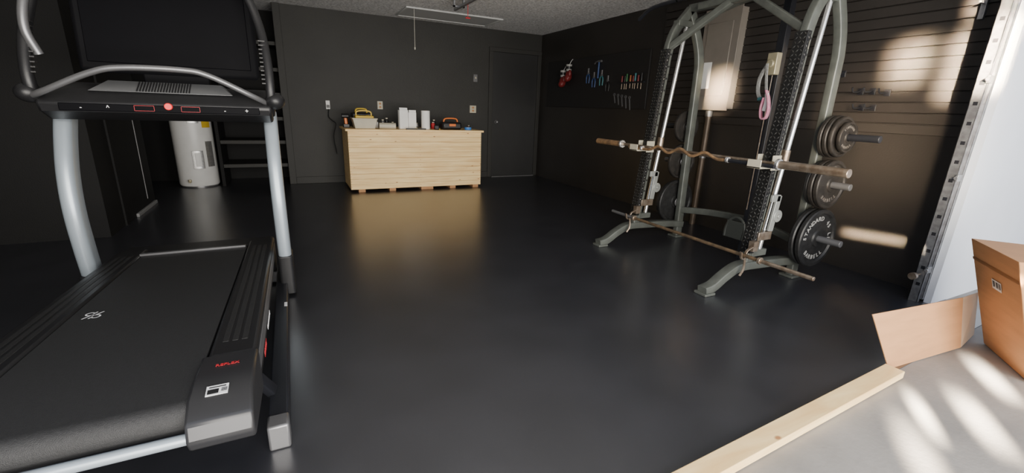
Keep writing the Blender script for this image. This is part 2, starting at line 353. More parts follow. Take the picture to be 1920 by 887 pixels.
for x,y,m,hh,lab in((1.20,6.62,M_silvd,.12,'grey spray bottle behind paper roll'),(1.33,6.58,M_blk,.09,'small black jar on workbench'),(1.93,6.6,M_redp,.1,'small red can on workbench'),(1.98,6.72,M_blk,.13,'dark bottle beside the toolbox'),(1.12,6.68,M_paper,.1,'white bottle beside tub'),(2.5,6.6,M_blk,.06,'short black jar near blue tape'),(1.28,6.75,M_blk,.14,'tall dark bottle on workbench'),(1.69,6.62,M_silvd,.08,'small grey tin between cartons')):
    t=thing('bottle',lab,'bottle',(x,y,zt))
    b=bm_new();lathe(b,[(0,0),(.026,0),(.028,.005),(.028,hh*.75),(.014,hh*.85),(.014,hh*.9),(0,hh*.9)],(x,y,zt),'Z',20);part(t,'body',b,m)
    part(t,'cap',rc((x,y,zt+hh*.88),(x,y,zt+hh),.016),M_cream)
t=thing('spirit_level','short black level lying at the bench edge','level',(1.6,6.31,zt))
part(t,'body',rb((1.46,6.285,zt),(1.74,6.32,zt+.02)),M_blk,.003);part(t,'vial',rb((1.58,6.29,zt+.018),(1.62,6.315,zt+.023)),M_yel,.001)
t=thing('tape_measure','black and yellow tape measure on workbench','tape measure',(1.92,6.36,zt))
part(t,'case',rb((1.88,6.34,zt),(1.95,6.38,zt+.065)),M_blk,.012);part(t,'hook',rb((1.95,6.35,zt+.004),(1.965,6.37,zt+.016)),M_yel,.001)
# ---------------------------------------------------------------- right wall: electrical panel
ep=thing('electrical_panel','grey metal electrical panel with paper label on the black wall','electrical panel',(4.04,3.4,1.3))
part(ep,'cabinet',rb((3.99,3.2,1.27),(4.099,3.6,2.22)),M_panel,.004)
cv=part(ep,'cover',rb((3.978,3.185,1.255),(3.99,3.615,2.235)),M_panel,.003)
part(cv,'cover_door',rb((3.97,3.26,1.4),(3.979,3.56,2.1)),M_panel,.003,root=ep.location)
part(cv,'label_sheet',rb((3.9685,3.44,1.47),(3.9702,3.54,1.73)),M_paper,root=ep.location)
t=thing('conduit_pipe','brown metal conduit running down below electrical panel','conduit',(4.05,3.45,.2))
part(t,'pipe',rc((4.05,3.45,.0),(4.05,3.45,1.254),.03),M_brown)
for z0 in(.75,1.19): part(t,'coupling',rc((4.05,3.45,z0),(4.05,3.45,z0+.06),.036),M_silvd)
t=thing('wall_outlet','ivory wall outlet beside conduit','outlet',(4.1,3.68,1.22))
part(t,'cover',rb((4.076,3.64,1.17),(4.086,3.72,1.28)),M_cream,.003)
part(t,'socket',rb((4.074,3.665,1.19),(4.078,3.695,1.22)),M_card,.001)
part(t,'socket',rb((4.074,3.665,1.235),(4.078,3.695,1.265)),M_card,.001)
g='black double slatwall hooks'
hk=thing('slatwall_hook','small black metal hook on slatwall','hook',(4.085,2.06,1.42),g)
part(hk,'plate',rb((4.075,2.04,1.40),(4.086,2.08,1.45)),M_blkm,.002)
b=bm_new();sweep(b,curve([(4.08,2.06,1.43),(4.03,2.06,1.42),(3.97,2.06,1.42),(3.95,2.06,1.45)],5),circ(.006,8));part(hk,'prong',b,M_blkm)
for y,z in((1.98,1.42),(1.88,1.41),(2.03,1.30),(1.95,1.30),(2.22,1.56)): dup(hk,(4.085,y,z))
t=thing('wall_bracket','small pale metal bracket on slatwall','bracket',(4.085,1.47,1.93))
part(t,'plate',rb((4.06,1.455,1.86),(4.086,1.485,1.98)),M_galv,.003)
part(t,'arm',rb((4.0,1.463,1.95),(4.062,1.477,1.965)),M_galv,.002)
# peg board & tools
pb=single('pegboard',rb((4.08,4.48,1.25),(4.099,6.95,1.97)),mat('pegboard_black',(.016,.015,.015),.55,bump=.2,bscale=40),'black pegboard panel mounted on dark wall','pegboard',(4.09,6.05,1.28),bevel=.003)
def glove(y,z,label):
    t=thing('boxing_glove',label,'boxing glove',(4.0,y,z),'boxing gloves hanging on wall')
    b=bm_new();sph(b,(4.015,y,z-.02),(.05,.06,.085));sph(b,(4.0,y-.055,z+.015),(.028,.028,.055),14);sph(b,(3.99,y,z-.06),(.045,.055,.05),16)
    o=part(t,'mitt',b,M_redl);r=o.modifiers.new('r','REMESH');r.mode='VOXEL';r.voxel_size=.008;r.use_smooth_shade=True
    part(t,'cuff',rc((4.015,y,z+.05),(4.015,y,z+.15),.04,.048),M_letter,.004)
    part(t,'strap',rc((4.015,y,z+.08),(4.015,y,z+.12),.0455,.0475),M_blk)
    b=bm_new();sweep(b,curve([(4.02,y,z+.14),(4.05,y,z+.2),(4.078,y,z+.23)],4),circ(.004,6));part(t,'lace',b,M_whitep)
glove(6.20,1.74,'red and white boxing glove hanging by its lace')
glove(6.36,1.66,'red boxing glove with black strap hanging lower')
g='screwdrivers hanging on wall'
cols=[M_redl,M_blk,M_grn,M_orgd,M_redl,M_teal,M_redl,M_blk]
for i in range(8):
    y=4.96-.055*i+random.uniform(-.012,.012);zz=1.59+random.uniform(-.008,.008);xx=4.066;sc_=random.uniform(.8,1.15)
    t=thing('screwdriver',f"screwdriver with {['red','black','green','orange','red','teal','red','black'][i]} handle hanging on wall",'screwdriver',(xx,y,zz),g)
    b=bm_new();lathe(b,[(0,0),(.012,.002),(.014,.03*sc_),(.010,.06*sc_),(.013,.08*sc_),(.010,.09*sc_),(0,.09*sc_)],(xx,y,zz),'Z',12);part(t,'handle',b,cols[i])
    part(t,'shaft',rc((xx,y,zz),(xx,y,zz-.09*sc_),.004,seg=8),M_steel)
single('tool_rack',rb((4.05,4.52,1.57),(4.08,5.02,1.588)),M_blkm,'thin black metal rack holding screwdrivers','tool rack',(4.07,4.8,1.58))
def pliers(y,z,m,ml):
    t=thing('pliers',f'pliers with {ml} grips hanging on the pegboard','pliers',(4.07,y,z),'pliers hanging on wall')
    for s in(-1,1):
        b=bm_new();sweep(b,curve([(4.071,y,z),(4.071,y+s*.035,z-.05),(4.071,y+s*.03,z-.14)],5),circ(.009,8));part(t,'grip',b,m)
    b=bm_new();cyl(b,(4.062,y,z),(4.08,y,z),.018);sweep(b,[(4.07,y,z),(4.07,y,z+.07)],rrect(.03,.014,.004));part(t,'jaw',b,M_silvd)
pliers(5.6,1.68,M_blue,'blue');pliers(5.42,1.70,M_teal,'teal');pliers(5.27,1.62,M_blk,'black');pliers(5.75,1.74,M_blue,'blue')
def wrench(y,z,l,m):
    t=thing('wrench','steel open wrench hanging on dark wall','wrench',(4.075,y,z),'wrenches hanging on wall')
    b=bm_new();sweep(b,[(4.075,y,z),(4.075,y-.03,z-l)],rrect(.018,.008,.002));part(t,'shank',b,m)
    b=bm_new();lathe(b,[(.010,-.005),(.020,-.005),(.020,.005),(.010,.005)],(0,0,0),'Y',16,True);bmesh.ops.transform(b,matrix=T(4.075,y,z+.012)@R('Z',90),verts=b.verts);part(t,'head',b,m)
for i in range(5): wrench(5.10-.08*i,1.42-.01*i,.10+.012*i,M_silvd)
t=thing('hammer','claw hammer with blue grip hanging on pegboard','hammer',(4.065,5.55,1.9))
part(t,'handle',rc((4.067,5.5,1.88),(4.067,5.5,1.66),.013),M_blue)
b=bm_new();cyl(b,(4.065,5.44,1.89),(4.065,5.52,1.89),.015);sweep(b,curve([(4.065,5.52,1.89),(4.065,5.57,1.885),(4.065,5.6,1.86)],4),rrect(.02,.012,.003),(1,0,0));part(t,'head',b,M_silvd)
# ---------------------------------------------------------------- SMITH MACHINE
sm=thing('smith_machine','grey steel weight rack with black tread-plate uprights and splayed feet','smith machine',(3.0,2.52,0))
YN,YF=1.93,3.12
def upx(z): return 2.885+.095*(z-.17)
tube=rrect(.055,.075,.01)
def lug(b,c,u,w,n,L=.017,Wd=.0055,H=.0028):
    c=V(c);vs=[b.verts.new(p) for p in(c+u*L,c+w*Wd,c-u*L,c-w*Wd)];t=b.verts.new(c+n*H)
    for i in range(4):
        f=b.faces.new((vs[i],vs[(i+1)%4],t));f.material_index=1
for Y in(YN,YF):
    s=-1 if Y==YN else 1
    b=bm_new();sweep(b,curve([(2.47,Y,.03),(2.56,Y,.05),(2.67,Y,.115),(2.80,Y,.165),(3.0,Y,.165),(3.3,Y,.15),(3.5,Y,.13)]),rrect(.075,.06,.008));part(sm,'base_rail',b,M_green)
    part(sm,'foot_pad',box(bm_new(),(2.50,Y,.010),(.10,.10,.018)),M_green,.003)
    b=bm_new();sweep(b,curve([(upx(.17),Y,.17),(upx(.8),Y,.8),(upx(1.5),Y,1.5),(upx(1.72),Y,1.72),(3.09,Y,1.90),(3.24,Y,2.08)],8),tube);part(sm,'front_upright',b,M_green)
    b=bm_new();sweep(b,curve([(3.47,Y,.02),(3.45,Y,.8),(3.44,Y,1.5),(3.43,Y,1.66),(3.38,Y,1.82),(3.24,Y,2.08)],8),tube);part(sm,'rear_upright',b,M_green)
    part(sm,'foot_pad',box(bm_new(),(3.47,Y,.010),(.14,.11,.018)),M_green,.003)
    b=bm_new();pts=[(upx(z)-.042,Y,z) for z in(.27,.8,1.3,1.74)]
    sweep(b,pts,rrect(.085,.008,.002));
    for e in(-.039,.039): sweep(b,[(p[0]+.018,p[1]+e,p[2]) for p in pts],rrect(.007,.036,.002))
    up=V((.0945,0,.9955));k=0;zz=.295
    while zz<1.73:
        for j in range(3):
            sgn=1 if (k+j)%2 else -1
            yy=Y-.026+.026*j;u=(V((0,1,0))*sgn+up).normalized();w_=(V((0,-1,0))*sgn+up).normalized()
            lug(b,(upx(zz)-.0462,yy,zz),u,w_,V((-1,0,0)),L=.014)
        sgn=1 if k%2 else -1
        u=(V((1,0,0))*sgn+up).normalized();w_=(V((-1,0,0))*sgn+up).normalized()
        for e,nn in((-.0427,-1),(.0427,1)): lug(b,(upx(zz)-.024,Y+e,zz),u,w_,V((0,nn,0)),L=.013)
        zz+=.026;k+=1
    part(sm,'tread_plate_cover',b,[M_dia,M_lug],smooth=False)
    part(sm,'guide_rod',rc((upx(.3)+.105,Y,.27),(upx(1.9)+.17,Y,1.98),.017),M_chrome)
    part(sm,'rod_mount',box(bm_new(),(upx(.3)+.07,Y,.26),(.15,.07,.05)),M_green,.005)
    part(sm,'rod_mount',box(bm_new(),(upx(1.9)+.12,Y,1.96),(.16,.07,.05)),M_green,.005)
    zc=.93;part(sm,'rod_bearing',rc((upx(zc)+.122,Y,zc-.06),(upx(zc)+.129,Y,zc+.06),.028),M_steel,.003)
    b=bm_new();zc=.55;xx=upx(zc)+.09
    box(b,(xx+.02,Y-.04,zc),(.05,.02,.26),R('Y',6).to_3x3());cyl(b,(xx+.05,Y-.055,zc-.02),(xx+.05,Y-.03,zc-.02),.045);cyl(b,(xx+.05,Y-.065,zc-.02),(xx+.05,Y-.02,zc-.02),.015)
    box(b,(xx,Y-.04,zc+.11),(.09,.02,.05));part(sm,'safety_stop',b,mat('safety_grey',(.30,.31,.29),.4,.3,var=.2),.004)
    part(sm,'safety_bracket',rb((upx(.4)-.01,Y-.05,.36),(upx(.4)+.13,Y-.03,.42)),M_steel,.003)
    b=bm_new();bx(b,(2.80,Y-.05,.872),(2.93,Y+.05,.895));bx(b,(2.765,Y-.05,.872),(2.80,Y+.05,.885));bx(b,(2.765,Y-.05,.872),(2.773,Y+.05,.93));bx(b,(2.87,Y-.058,.86),(2.96,Y-.050,.96));bx(b,(2.87,Y+.050,.86),(2.96,Y+.058,.96));part(sm,'bar_catch',b,M_cream,.003)
    b=bm_new();sweep(b,curve([(2.83,Y-.075,.34),(2.76,Y-.075,.31),(2.745,Y-.075,.262),(2.715,Y-.075,.262),(2.70,Y-.075,.31)],5),rrect(.02,.008,.003));
    sweep(b,curve([(2.75,Y-.075,.27),(2.76,Y-.075,.18),(2.73,Y-.075,.13)],5),circ(.008,8));bx(b,(2.81,Y-.085,.3),(2.86,Y-.045,.37));part(sm,'low_hook',b,M_steel)
    hs=None;zz=.4
    while zz<1.75:
        if hs is None: hs=part(sm,'adjustment_hole',rc((upx(zz)+.018,Y-.0285,zz),(upx(zz)+.018,Y-.027,zz),.009,seg=10),M_blk)
        else: dpart(hs,(.095*(zz-.4),0,zz-.4))
        zz+=.1
    for zp,l in((.35,.30),(.755,.27),(1.09,.37)):
        b=bm_new();cyl(b,(3.455,Y+s*.02,zp),(3.455,Y+s*l,zp),.024);cyl(b,(3.455,Y+s*.027,zp),(3.455,Y+s*.035,zp),.045);part(sm,'storage_peg',b,M_blkm if zp>1 else M_silvd,.002)
    ym=YN+.5 if s<0 else YF-.5
    b=bm_new();sweep(b,[(3.035,Y-s*.02,1.76),(3.13,ym,2.05)],rrect(.05,.05,.008),(1,0,0));part(sm,'diagonal_brace',b,M_green)
b=bm_new();sweep(b,[(3.24,YN,2.09),(3.24,YF,2.09)],rrect(.06,.06,.008),(1,0,0));part(sm,'top_crossbeam',b,M_green)
b=bm_new();sweep(b,[(3.13,YN+.2,2.06),(3.13,YF-.2,2.06)],rrect(.05,.05,.008),(1,0,0));part(sm,'front_crossbeam',b,M_green)
b=bm_new();sweep(b,curve([(3.46,YN,.28),(3.54,YN+.3,.31),(3.58,(YN+YF)/2,.32),(3.54,YF-.3,.31),(3.46,YF,.28)]),rrect(.06,.04,.008),(0,0,1));part(sm,'rear_crossmember',b,M_green)
b=bm_new();sweep(b,curve([(3.30,YN,1.97),(3.36,YN+.3,2.08),(3.38,(YN+YF)/2,2.12),(3.36,YF-.3,2.08),(3.30,YF,1.97)]),rrect(.05,.05,.008),(0,0,1));part(sm,'rear_upper_arch',b,M_green)
b=bm_new();sweep(b,curve([(3.0,3.5,2.03),(3.0,3.35,2.1),(3.02,3.1,2.12),(3.02,2.9,2.12),(3.02,2.1,2.12),(3.0,1.85,2.1),(3.0,1.7,2.03)]),circ(.016,12));part(sm,'pull_up_bar',b,M_blkm)
part(sm,'lat_column',rb((3.42,2.33,.0),(3.48,2.39,2.08)),M_blkm,.004)
b=bm_new();sweep(b,[(3.45,2.36,2.08),(3.2,2.5,2.12),(2.9,2.75,2.14)],rrect(.05,.06,.006),(0,0,1));part(sm,'pulley_arm',b,M_green)
for p in((2.93,2.73,2.16),(3.1,2.6,2.17)):
    b=bm_new();lathe(b,[(.008,-.012),(.045,-.012),(.036,0),(.045,.012),(.008,.012)],(0,0,0),'Y',24,True);bmesh.ops.transform(b,matrix=T(*p)@R('Z',60),verts=b.verts);part(sm,'pulley',b,M_blk)
part(sm,'cable',rc((3.4,2.36,1.55),(3.4,2.36,.45),.004,seg=8),M_steel)
b=bm_new();bx(b,(3.36,2.32,1.52),(3.42,2.40,1.68));cyl(b,(3.36,2.36,1.6),(3.34,2.36,1.6),.03);part(sm,'column_clamp',b,M_brass,.006)
b=bm_new();sweep(b,curve([(3.35,2.31,.19),(3.355,2.31,.27),(3.36,2.34,.345),(3.36,2.40,.375),(3.36,2.46,.345),(3.355,2.49,.27),(3.35,2.49,.19)],4),rrect(.02,.02,.005),(1,0,0))
bx(b,(3.348,2.315,.19),(3.362,2.485,.34));part(sm,'foot_plate',b,mat('dark_green_grey',(.05,.055,.05),.5),.003)
b=bm_new();sweep(b,[(3.56,2.4,.31),(3.36,2.4,.26)],rrect(.05,.03,.006),(0,1,0));part(sm,'foot_plate_arm',b,M_green)
part(sm,'sticker',box(bm_new(),(upx(1.62)+.005,YN-.0290,1.66),(.03,.003,.05)),M_brass)
# ---------------------------------------------------------------- bars
bb=thing('barbell','long worn steel barbell with coppery sleeves resting on rack catches','barbell',(2.845,2.6,.92))
bxX,bz=2.845,.910
part(bb,'shaft',rc((bxX,1.84,bz),(bxX,3.36,bz),.014),M_steel)
part(bb,'sleeve',rc((bxX,1.39,bz),(bxX,1.80,bz),.027),M_steel,.003,label='grey brown worn sleeve')
part(bb,'sleeve',rc((bxX,3.38,bz),(bxX,3.75,bz),.027),M_rust,.003,label='orange brown rusty sleeve')
for y in(1.80,3.36): part(bb,'collar',rc((bxX,y,bz),(bxX,y+.022,bz),.036),M_chrome,.003)
cb=thing('curl_bar','bent brown curl bar lying in front of barbell','curl bar',(2.79,2.6,.93))
cx=2.788;cz=.898
b=bm_new();pts=[(cx,1.84,cz),(cx,2.15,cz),(cx,2.25,cz),(cx,2.36,cz+.035),(cx,2.48,cz-.005),(cx,2.60,cz+.04),(cx,2.72,cz-.005),(cx,2.84,cz+.035),(cx,2.95,cz),(cx,3.2,cz)]
sweep(b,curve(pts,5),circ(.0115,12),(1,0,0));part(cb,'shaft',b,M_rust)
part(cb,'sleeve',rc((cx,1.80,cz),(cx,2.14,cz),.0135),M_blkm)
for y in(2.14,3.02): part(cb,'collar',rc((cx,y,cz+.004),(cx,y+.022,cz+.004),.021),M_chrome,.003)
lb=thing('barbell','thin rusty standard bar hung low across rack hooks','barbell',(2.728,2.4,.28))
part(lb,'shaft',rc((2.728,1.72,.284),(2.728,2.95,.284),.0125),mat('brown_bar',(.25,.17,.10),.45,.6,col2=(.12,.09,.06),vscale=25))
part(lb,'sleeve',rc((2.728,1.38,.284),(2.728,1.72,.284),.0135),M_steel,.002)
part(lb,'sleeve',rc((2.728,2.95,.284),(2.728,3.27,.284),.0135),M_silvd,.002)
for y in(1.72,2.95): part(lb,'collar',rc((2.728,y,.284),(2.728,y+.02,.284),.024),M_steel,.002)
# ---------------------------------------------------------------- plates
def plate_obj(loc,r,label,m,words,th=.036):
    t=thing('weight_plate',label,'weight plate',loc,'weight plates on the storage pegs')
    k=r/.225;h=th/2
    x,y,z=loc
    prof=[(.027,-h),(.05*k+.01,-h),(.055*k+.012,-h*.45),(.185*k,-h*.35),(.195*k,-h),(.218*k,-h),(r,-h*.6),(r,h*.6),(.218*k,h),(.195*k,h),(.185*k,h*.35),(.055*k+.012,h*.45),(.05*k+.01,h),(.027,h)]
    b=bm_new();lathe(b,prof,loc,'Y',48,True);part(t,'disc',b,m)
    if words:
        b=bm_new();rr=.150*k;sz=.047*k
        for word,mid,flip in words:
            n=len(word);step=13.5 if not flip else -13.5
            for i,ch in enumerate(word):
                if ch==' ':continue
                a=mid+ (i-(n-1)/2)*(-step)
                ar=math.radians(a);px=rr*math.cos(ar);pz=rr*math.sin(ar)
                rot=a-90 if not flip else a+90
                Mx=T(x+px,y-h*.38-.0005,z+pz)@R('X',90)@R('Z',rot)
                textbm(b,ch,sz,Mx,.0015,bold=.0005)
        part(t,'lettering',b,M_letter if m is M_plate else M_letterd,smooth=False)
    return t
W=[('STANDARD',90,False),('BARBELL',270,True)]
PX=3.455
plate_obj((PX,YN-.125,.35),.222,'large black 45 pound weight plate with raised white lettering',M_plate,[('STANDARD',130,False),('45 LBS',15,False),('BARBELL',265,True)],.038)
plate_obj((PX,YN-.075,.35),.222,'large black weight plate behind the lettered one',M_plate,None,.038)
plate_obj((PX,YN-.135,.755),.175,'medium rusty iron weight plate with worn lettering',M_plater,W,.034)
plate_obj((PX,YN-.095,.755),.175,'medium rusty iron weight plate stacked behind another',M_plater,None,.034)
plate_obj((PX,YN-.058,.755),.165,'medium dark iron weight plate against rack upright',M_plate,None,.028)
plate_obj((PX,YN-.17,1.09),.105,'small grey weight plate outermost on upper peg',M_plater,W,.026)
plate_obj((PX,YN-.135,1.09),.14,'small brown rusty weight plate on upper peg',M_plater,None,.028)
plate_obj((PX,YN-.10,1.09),.145,'brown rusty weight plate sandwiched on upper peg',M_plater,None,.028)
plate_obj((PX,YN-.065,1.09),.145,'dark rusty weight plate against the peg base',M_plater,None,.028)
plate_obj((PX,YF+.07,.35),.222,'large dark weight plate on the farther lower peg',M_plate,None,.038)
plate_obj((PX,YF+.115,.35),.205,'rusty brown weight plate on farther lower peg',M_plater,None,.034)
plate_obj((PX,YF+.065,.755),.170,'medium rusty weight plate on farther middle peg',M_plater,None,.034)
plate_obj((PX,YF+.065,1.09),.15,'small dark weight plate on farther upper peg',M_plater,None,.034)
t=thing('hand_wrap','pink and white fabric hand wrap hanging from rack column','hand wrap',(3.36,2.31,1.25))
b=bm_new();sweep(b,curve([(3.335,2.335,1.40),(3.33,2.305,1.34),(3.325,2.285,1.26),(3.33,2.30,1.20),(3.335,2.34,1.20),(3.335,2.355,1.27),(3.335,2.345,1.35)],5),rrect(.05,.014,.005),(1,.3,0));part(t,'wrap',b,M_pink)
b=bm_new();sweep(b,curve([(3.33,2.325,1.38),(3.325,2.315,1.32),(3.328,2.325,1.25)],5),rrect(.03,.012,.004),(0,1,0));part(t,'wrap_end',b,M_whitep)
b=bm_new();sweep(b,curve([(3.335,2.335,1.38),(3.34,2.36,1.48),(3.33,2.37,1.60)],5),rrect(.022,.006,.002));part(t,'loop',b,M_letter)
t=thing('wrist_strap','white and black wrist strap with teal edge hanging on rack','wrist strap',(3.36,2.43,1.35))
b=bm_new();sweep(b,curve([(3.38,2.40,1.60),(3.36,2.43,1.5),(3.35,2.42,1.40),(3.36,2.39,1.33)],5),rrect(.03,.012,.004));part(t,'strap',b,M_letter)
b=bm_new();sweep(b,curve([(3.355,2.395,1.35),(3.35,2.39,1.33)],5),rrect(.035,.02,.004));part(t,'pad',b,M_teal)
# ---------------------------------------------------------------- TREADMILL
TX=-.56
tm=thing('treadmill','black and silver incline treadmill with large screen console','treadmill',(TX,2.3,0))
def zf(y): return .32+(3.1-y)*.055
def shear(b):
    for v in b.verts: v.co.z+= (3.1-v.co.y)*.055
    return b
def P(name,b,m,bev=0,label=None,smooth=True,par=None): return part(par or tm,name,b,m,bev,label,smooth,root=tm.location)
BL,BR,OR,OL=-.815,-.305,-.165,-.955
M_cap=mat('cap_dark_grey',(.035,.035,.037),.3,.3)
b=bm_new()
prof=[]
for i in range(13):
    a=math.radians(90+180*i/12);prof.append((1.27+.045*math.cos(a),.32-.045+.045*math.sin(a)))
for i in range(7):
    a=math.radians(270+180*i/6);prof.append((3.05+.045*math.cos(a),.32-.045+.045*math.sin(a)))
L=[b.verts.new((BL,y,z)) for y,z in prof];Rr=[b.verts.new((BR,y,z)) for y,z in prof];n=len(prof)
for i in range(n): b.faces.new((L[i],L[(i+1)%n],Rr[(i+1)%n],Rr[i]))
b.faces.new(L[::-1]);b.faces.new(Rr);shear(b);P('running_belt',b,M_belt)
for xa,xb_ in((BR+.004,OR),(OL,BL-.004)):
    P('foot_rail',shear(rb((xa,1.5,.19),(xb_,3.16,.325))),M_blk,.012)
    b=bm_new()
    for k in range(3): bx(b,(xa+.03+k*.028,1.6,.3245),(xa+.048+k*.028,3.0,.3265))
    P('rail_grip',shear(b),M_grip,.001)
    sg=1 if xa>-.5 else -1;xs=xb_ if sg>0 else xa
    P('side_trim',shear(rb((xs-.001*sg,1.5,.24),(xs+.004*sg,3.14,.30))),M_silvd,.002)
    b=bm_new()
    pr=[(1.50,.33),(1.36,.335),(1.25,.325),(1.19,.29),(1.175,.24),(1.19,.21),(1.50,.18)]
    A=[b.verts.new((xa-.012,y,z)) for y,z in pr];B=[b.verts.new((xb_+.006,y,z)) for y,z in pr]
    for i in range(len(pr)): b.faces.new((A[i],A[(i+1)%len(pr)],B[(i+1)%len(pr)],B[i]))
    b.faces.new(A[::-1]);b.faces.new(B);shear(b);cap=P('rear_cap',b,M_cap,.008)
    if sg>0: capR=cap
    xt=-.135 if sg>0 else -.985
    P('base_tube',rb((xt-.032,1.56,.012),(xt+.032,3.25,.095)),M_blkm,.006)
    P('base_end_cap',rb((xt-.035,1.50,0),(xt+.035,1.575,.1)),M_silvd,.008)
    P('base_foot',rb((xt-.03,3.12,0),(xt+.03,3.2,.02)),M_blk)
    xu=-.10 if sg>0 else -1.02
    b=bm_new();sweep(b,[(xu,2.98,.02),(xu,2.97,.14),(xu,2.955,.28)],rrect(.085,.14,.02),(1,0,0));P('upright_boot',b,M_blk,.006)
    b=bm_new();sweep(b,curve([(xu,2.955,.24),(xu,2.93,.42),(xu,2.92,.62),(xu,2.95,.80),(xu,3.02,.97),(xu,3.10,1.11)],8),rrect(.072,.115,.03,5),(1,0,0));P('upright',b,M_silv)
    b=bm_new();sweep(b,[(xt-.02*sg,1.75,.08),(xt-.06*sg,1.62,.24)],rrect(.03,.05,.006),(1,0,0));P('lift_arm',b,M_blkm)
P('base_sticker',rb((-.105,2.55,.094),(-.12,2.60,.0965)),M_whitep)
P('deck_board',shear(rb((BL,1.33,.22),(BR,3.02,.26))),M_blk)
P('base_crossbar',rb((-.98,3.16,.012),(-.14,3.24,.09)),M_blkm,.006)
P('front_strip',shear(rb((BL-.01,3.0,.318),(BR-.005,3.03,.332))),M_silvd,.003)
P('motor_hood',shear(rb((OL,3.08,.12),(OR,3.3,.315))),M_blk,.02)
P('rear_bar',rc((OL+.05,1.205,.345),(BR+.02,1.205,.345),.015),M_silv)
b=bm_new();zl=zf(2.07)+.001
def arc(cx,cy,r,a0,a1,n=12): return [(cx+r*math.cos(math.radians(a0+(a1-a0)*i/n)),cy+r*math.sin(math.radians(a0+(a1-a0)*i/n)),zl+.0012) for i in range(n+1)]
def rib(pts,w=.0055):
    for i in range(len(pts)-1):
        p,q=V(pts[i]),V(pts[i+1]);d=(q-p).normalized();nn=V((-d.y,d.x,0))*w/2
        b.faces.new([b.verts.new(c) for c in(p-nn,q-nn,q+nn,p+nn)])
lx,ly=-.745,2.07;zz=zl+.0012
rib(arc(lx-.012,ly+.014,.013,10,300));rib(arc(lx+.012,ly-.014,.013,190,480))
rib([(lx-.026,ly-.027,zz),(lx-.004,ly+.004,zz),(lx+.004,ly-.004,zz),(lx+.026,ly+.027,zz)])
rib([(lx-.006,ly-.03,zz),(lx+.002,ly-.012,zz)]);rib([(lx-.002,ly+.012,zz),(lx+.006,ly+.03,zz)])
P('logo',b,M_whitep,smooth=False)
b=bm_new();textbm(b,'REFLEX',.019,T(-.235,1.41,zf(1.41)+.0158)@R('X',-3),.0006,bold=.0002);P('lettering',b,M_redp,smooth=False,par=capR)
b=bm_new();textbm(b,'REFLEX',.035,T(OR+.006,1.72,zf(1.72)-.10)@R('X',-3.1)@R('Z',90)@R('X',90),.0006,bold=.0006);P('side_lettering',b,M_redp,smooth=False)
b=bm_new();textbm(b,'COMMERCIAL',.03,T(OR+.006,2.0,zf(2.0)-.10)@R('X',-3.1)@R('Z',90)@R('X',90),.0006,bold=.0006);P('side_lettering',b,M_whitep,smooth=False)
zs=.331+(3.1-1.27)*.055
P('sticker',box(bm_new(),(-.245,1.272,zs-.001),(.052,.04,.002),R('X',6).to_3x3()),M_whitep,par=capR)
b=bm_new();box(b,(-.254,1.265,zs+.0006),(.026,.018,.001),R('X',6).to_3x3())
for i in range(3): box(b,(-.228,1.262+.006*i,zs+.0008),(.014,.002,.001),R('X',6).to_3x3())
box(b,(-.245,1.284,zs+.0012),(.04,.004,.001),R('X',6).to_3x3());P('sticker_print',b,M_blk,par=capR)
# console
b=bm_new();pr=[(2.86,1.11),(2.84,1.15),(2.90,1.205),(3.02,1.24),(3.12,1.25),(3.16,1.16),(3.10,1.07),(2.95,1.07)]
A=[b.verts.new((-1.04,y,z)) for y,z in pr];B=[b.verts.new((-.08,y,z)) for y,z in pr]
for i in range(len(pr)): b.faces.new((A[i],A[(i+1)%len(pr)],B[(i+1)%len(pr)],B[i]))
b.faces.new(A[::-1]);b.faces.new(B);con=P('console_body',b,M_blk,.015)
b=bm_new();pr=[(-.86,1.209),(-.26,1.209),(-.32,1.262),(-.80,1.262)]
A=[b.verts.new((x,2.893 if z<1.23 else 2.99,z)) for x,z in pr];B=[b.verts.new((x,3.06,z)) for x,z in pr]
for i in range(4): b.faces.new((A[i],A[(i+1)%4],B[(i+1)%4],B[i]))
b.faces.new(A[::-1]);b.faces.new(B);P('vent_panel',b,mat('vent_silver',(.22,.225,.23),.4,.4,var=.1),.004,par=con)
b=bm_new();x=-.67
while x<-.45:
    box(b,(x,2.940,1.237),(.005,.095,.004),R('X',28.6).to_3x3());x+=.012
P('vent_slats',b,M_blk,par=con)
b=bm_new();sweep(b,curve([(-1.07,2.88,1.17),(-.98,2.80,1.20),(-.80,2.76,1.285),(-.68,2.75,1.315),(-.45,2.75,1.32),(-.34,2.76,1.30),(-.17,2.80,1.215),(-.09,2.9,1.17)],8),circ(.014,14));P('handlebar',b,M_silvd)
strip=P('control_strip',rb((-.96,2.843,1.115),(-.14,2.852,1.15)),M_blkg,.003,par=con)
P('safety_button',rc((-.54,2.845,1.145),(-.54,2.825,1.145),.017),M_red,.003,par=con)
b=bm_new()
for xx in(-.64,-.45): 
    for a,c in(((xx-.04,2.841,1.12),(xx+.04,2.843,1.1213)),((xx-.04,2.841,1.145),(xx+.04,2.843,1.1463)),((xx-.04,2.841,1.12),(xx-.0387,2.843,1.1463)),((xx+.0387,2.841,1.12),(xx+.04,2.843,1.1463))): bx(b,a,c)
P('button_outline',b,M_redp,par=con)
b=bm_new()
for xx,s in((-.88,'-'),(-.78,'^'),(-.30,'-'),(-.20,'+')): textbm(b,s,.03,T(xx,2.841,1.132)@R('X',90),.0005)
P('button_marks',b,M_whitep,smooth=False,par=con)
hs=P('screen_housing',box(bm_new(),(-.53,3.14,1.535),(.80,.04,.47),R('X',-8).to_3x3()),M_blks,.03)
P('screen',box(bm_new(),(-.53,3.117,1.545),(.72,.006,.39),R('X',-8).to_3x3()),M_blkg,.004,par=hs)
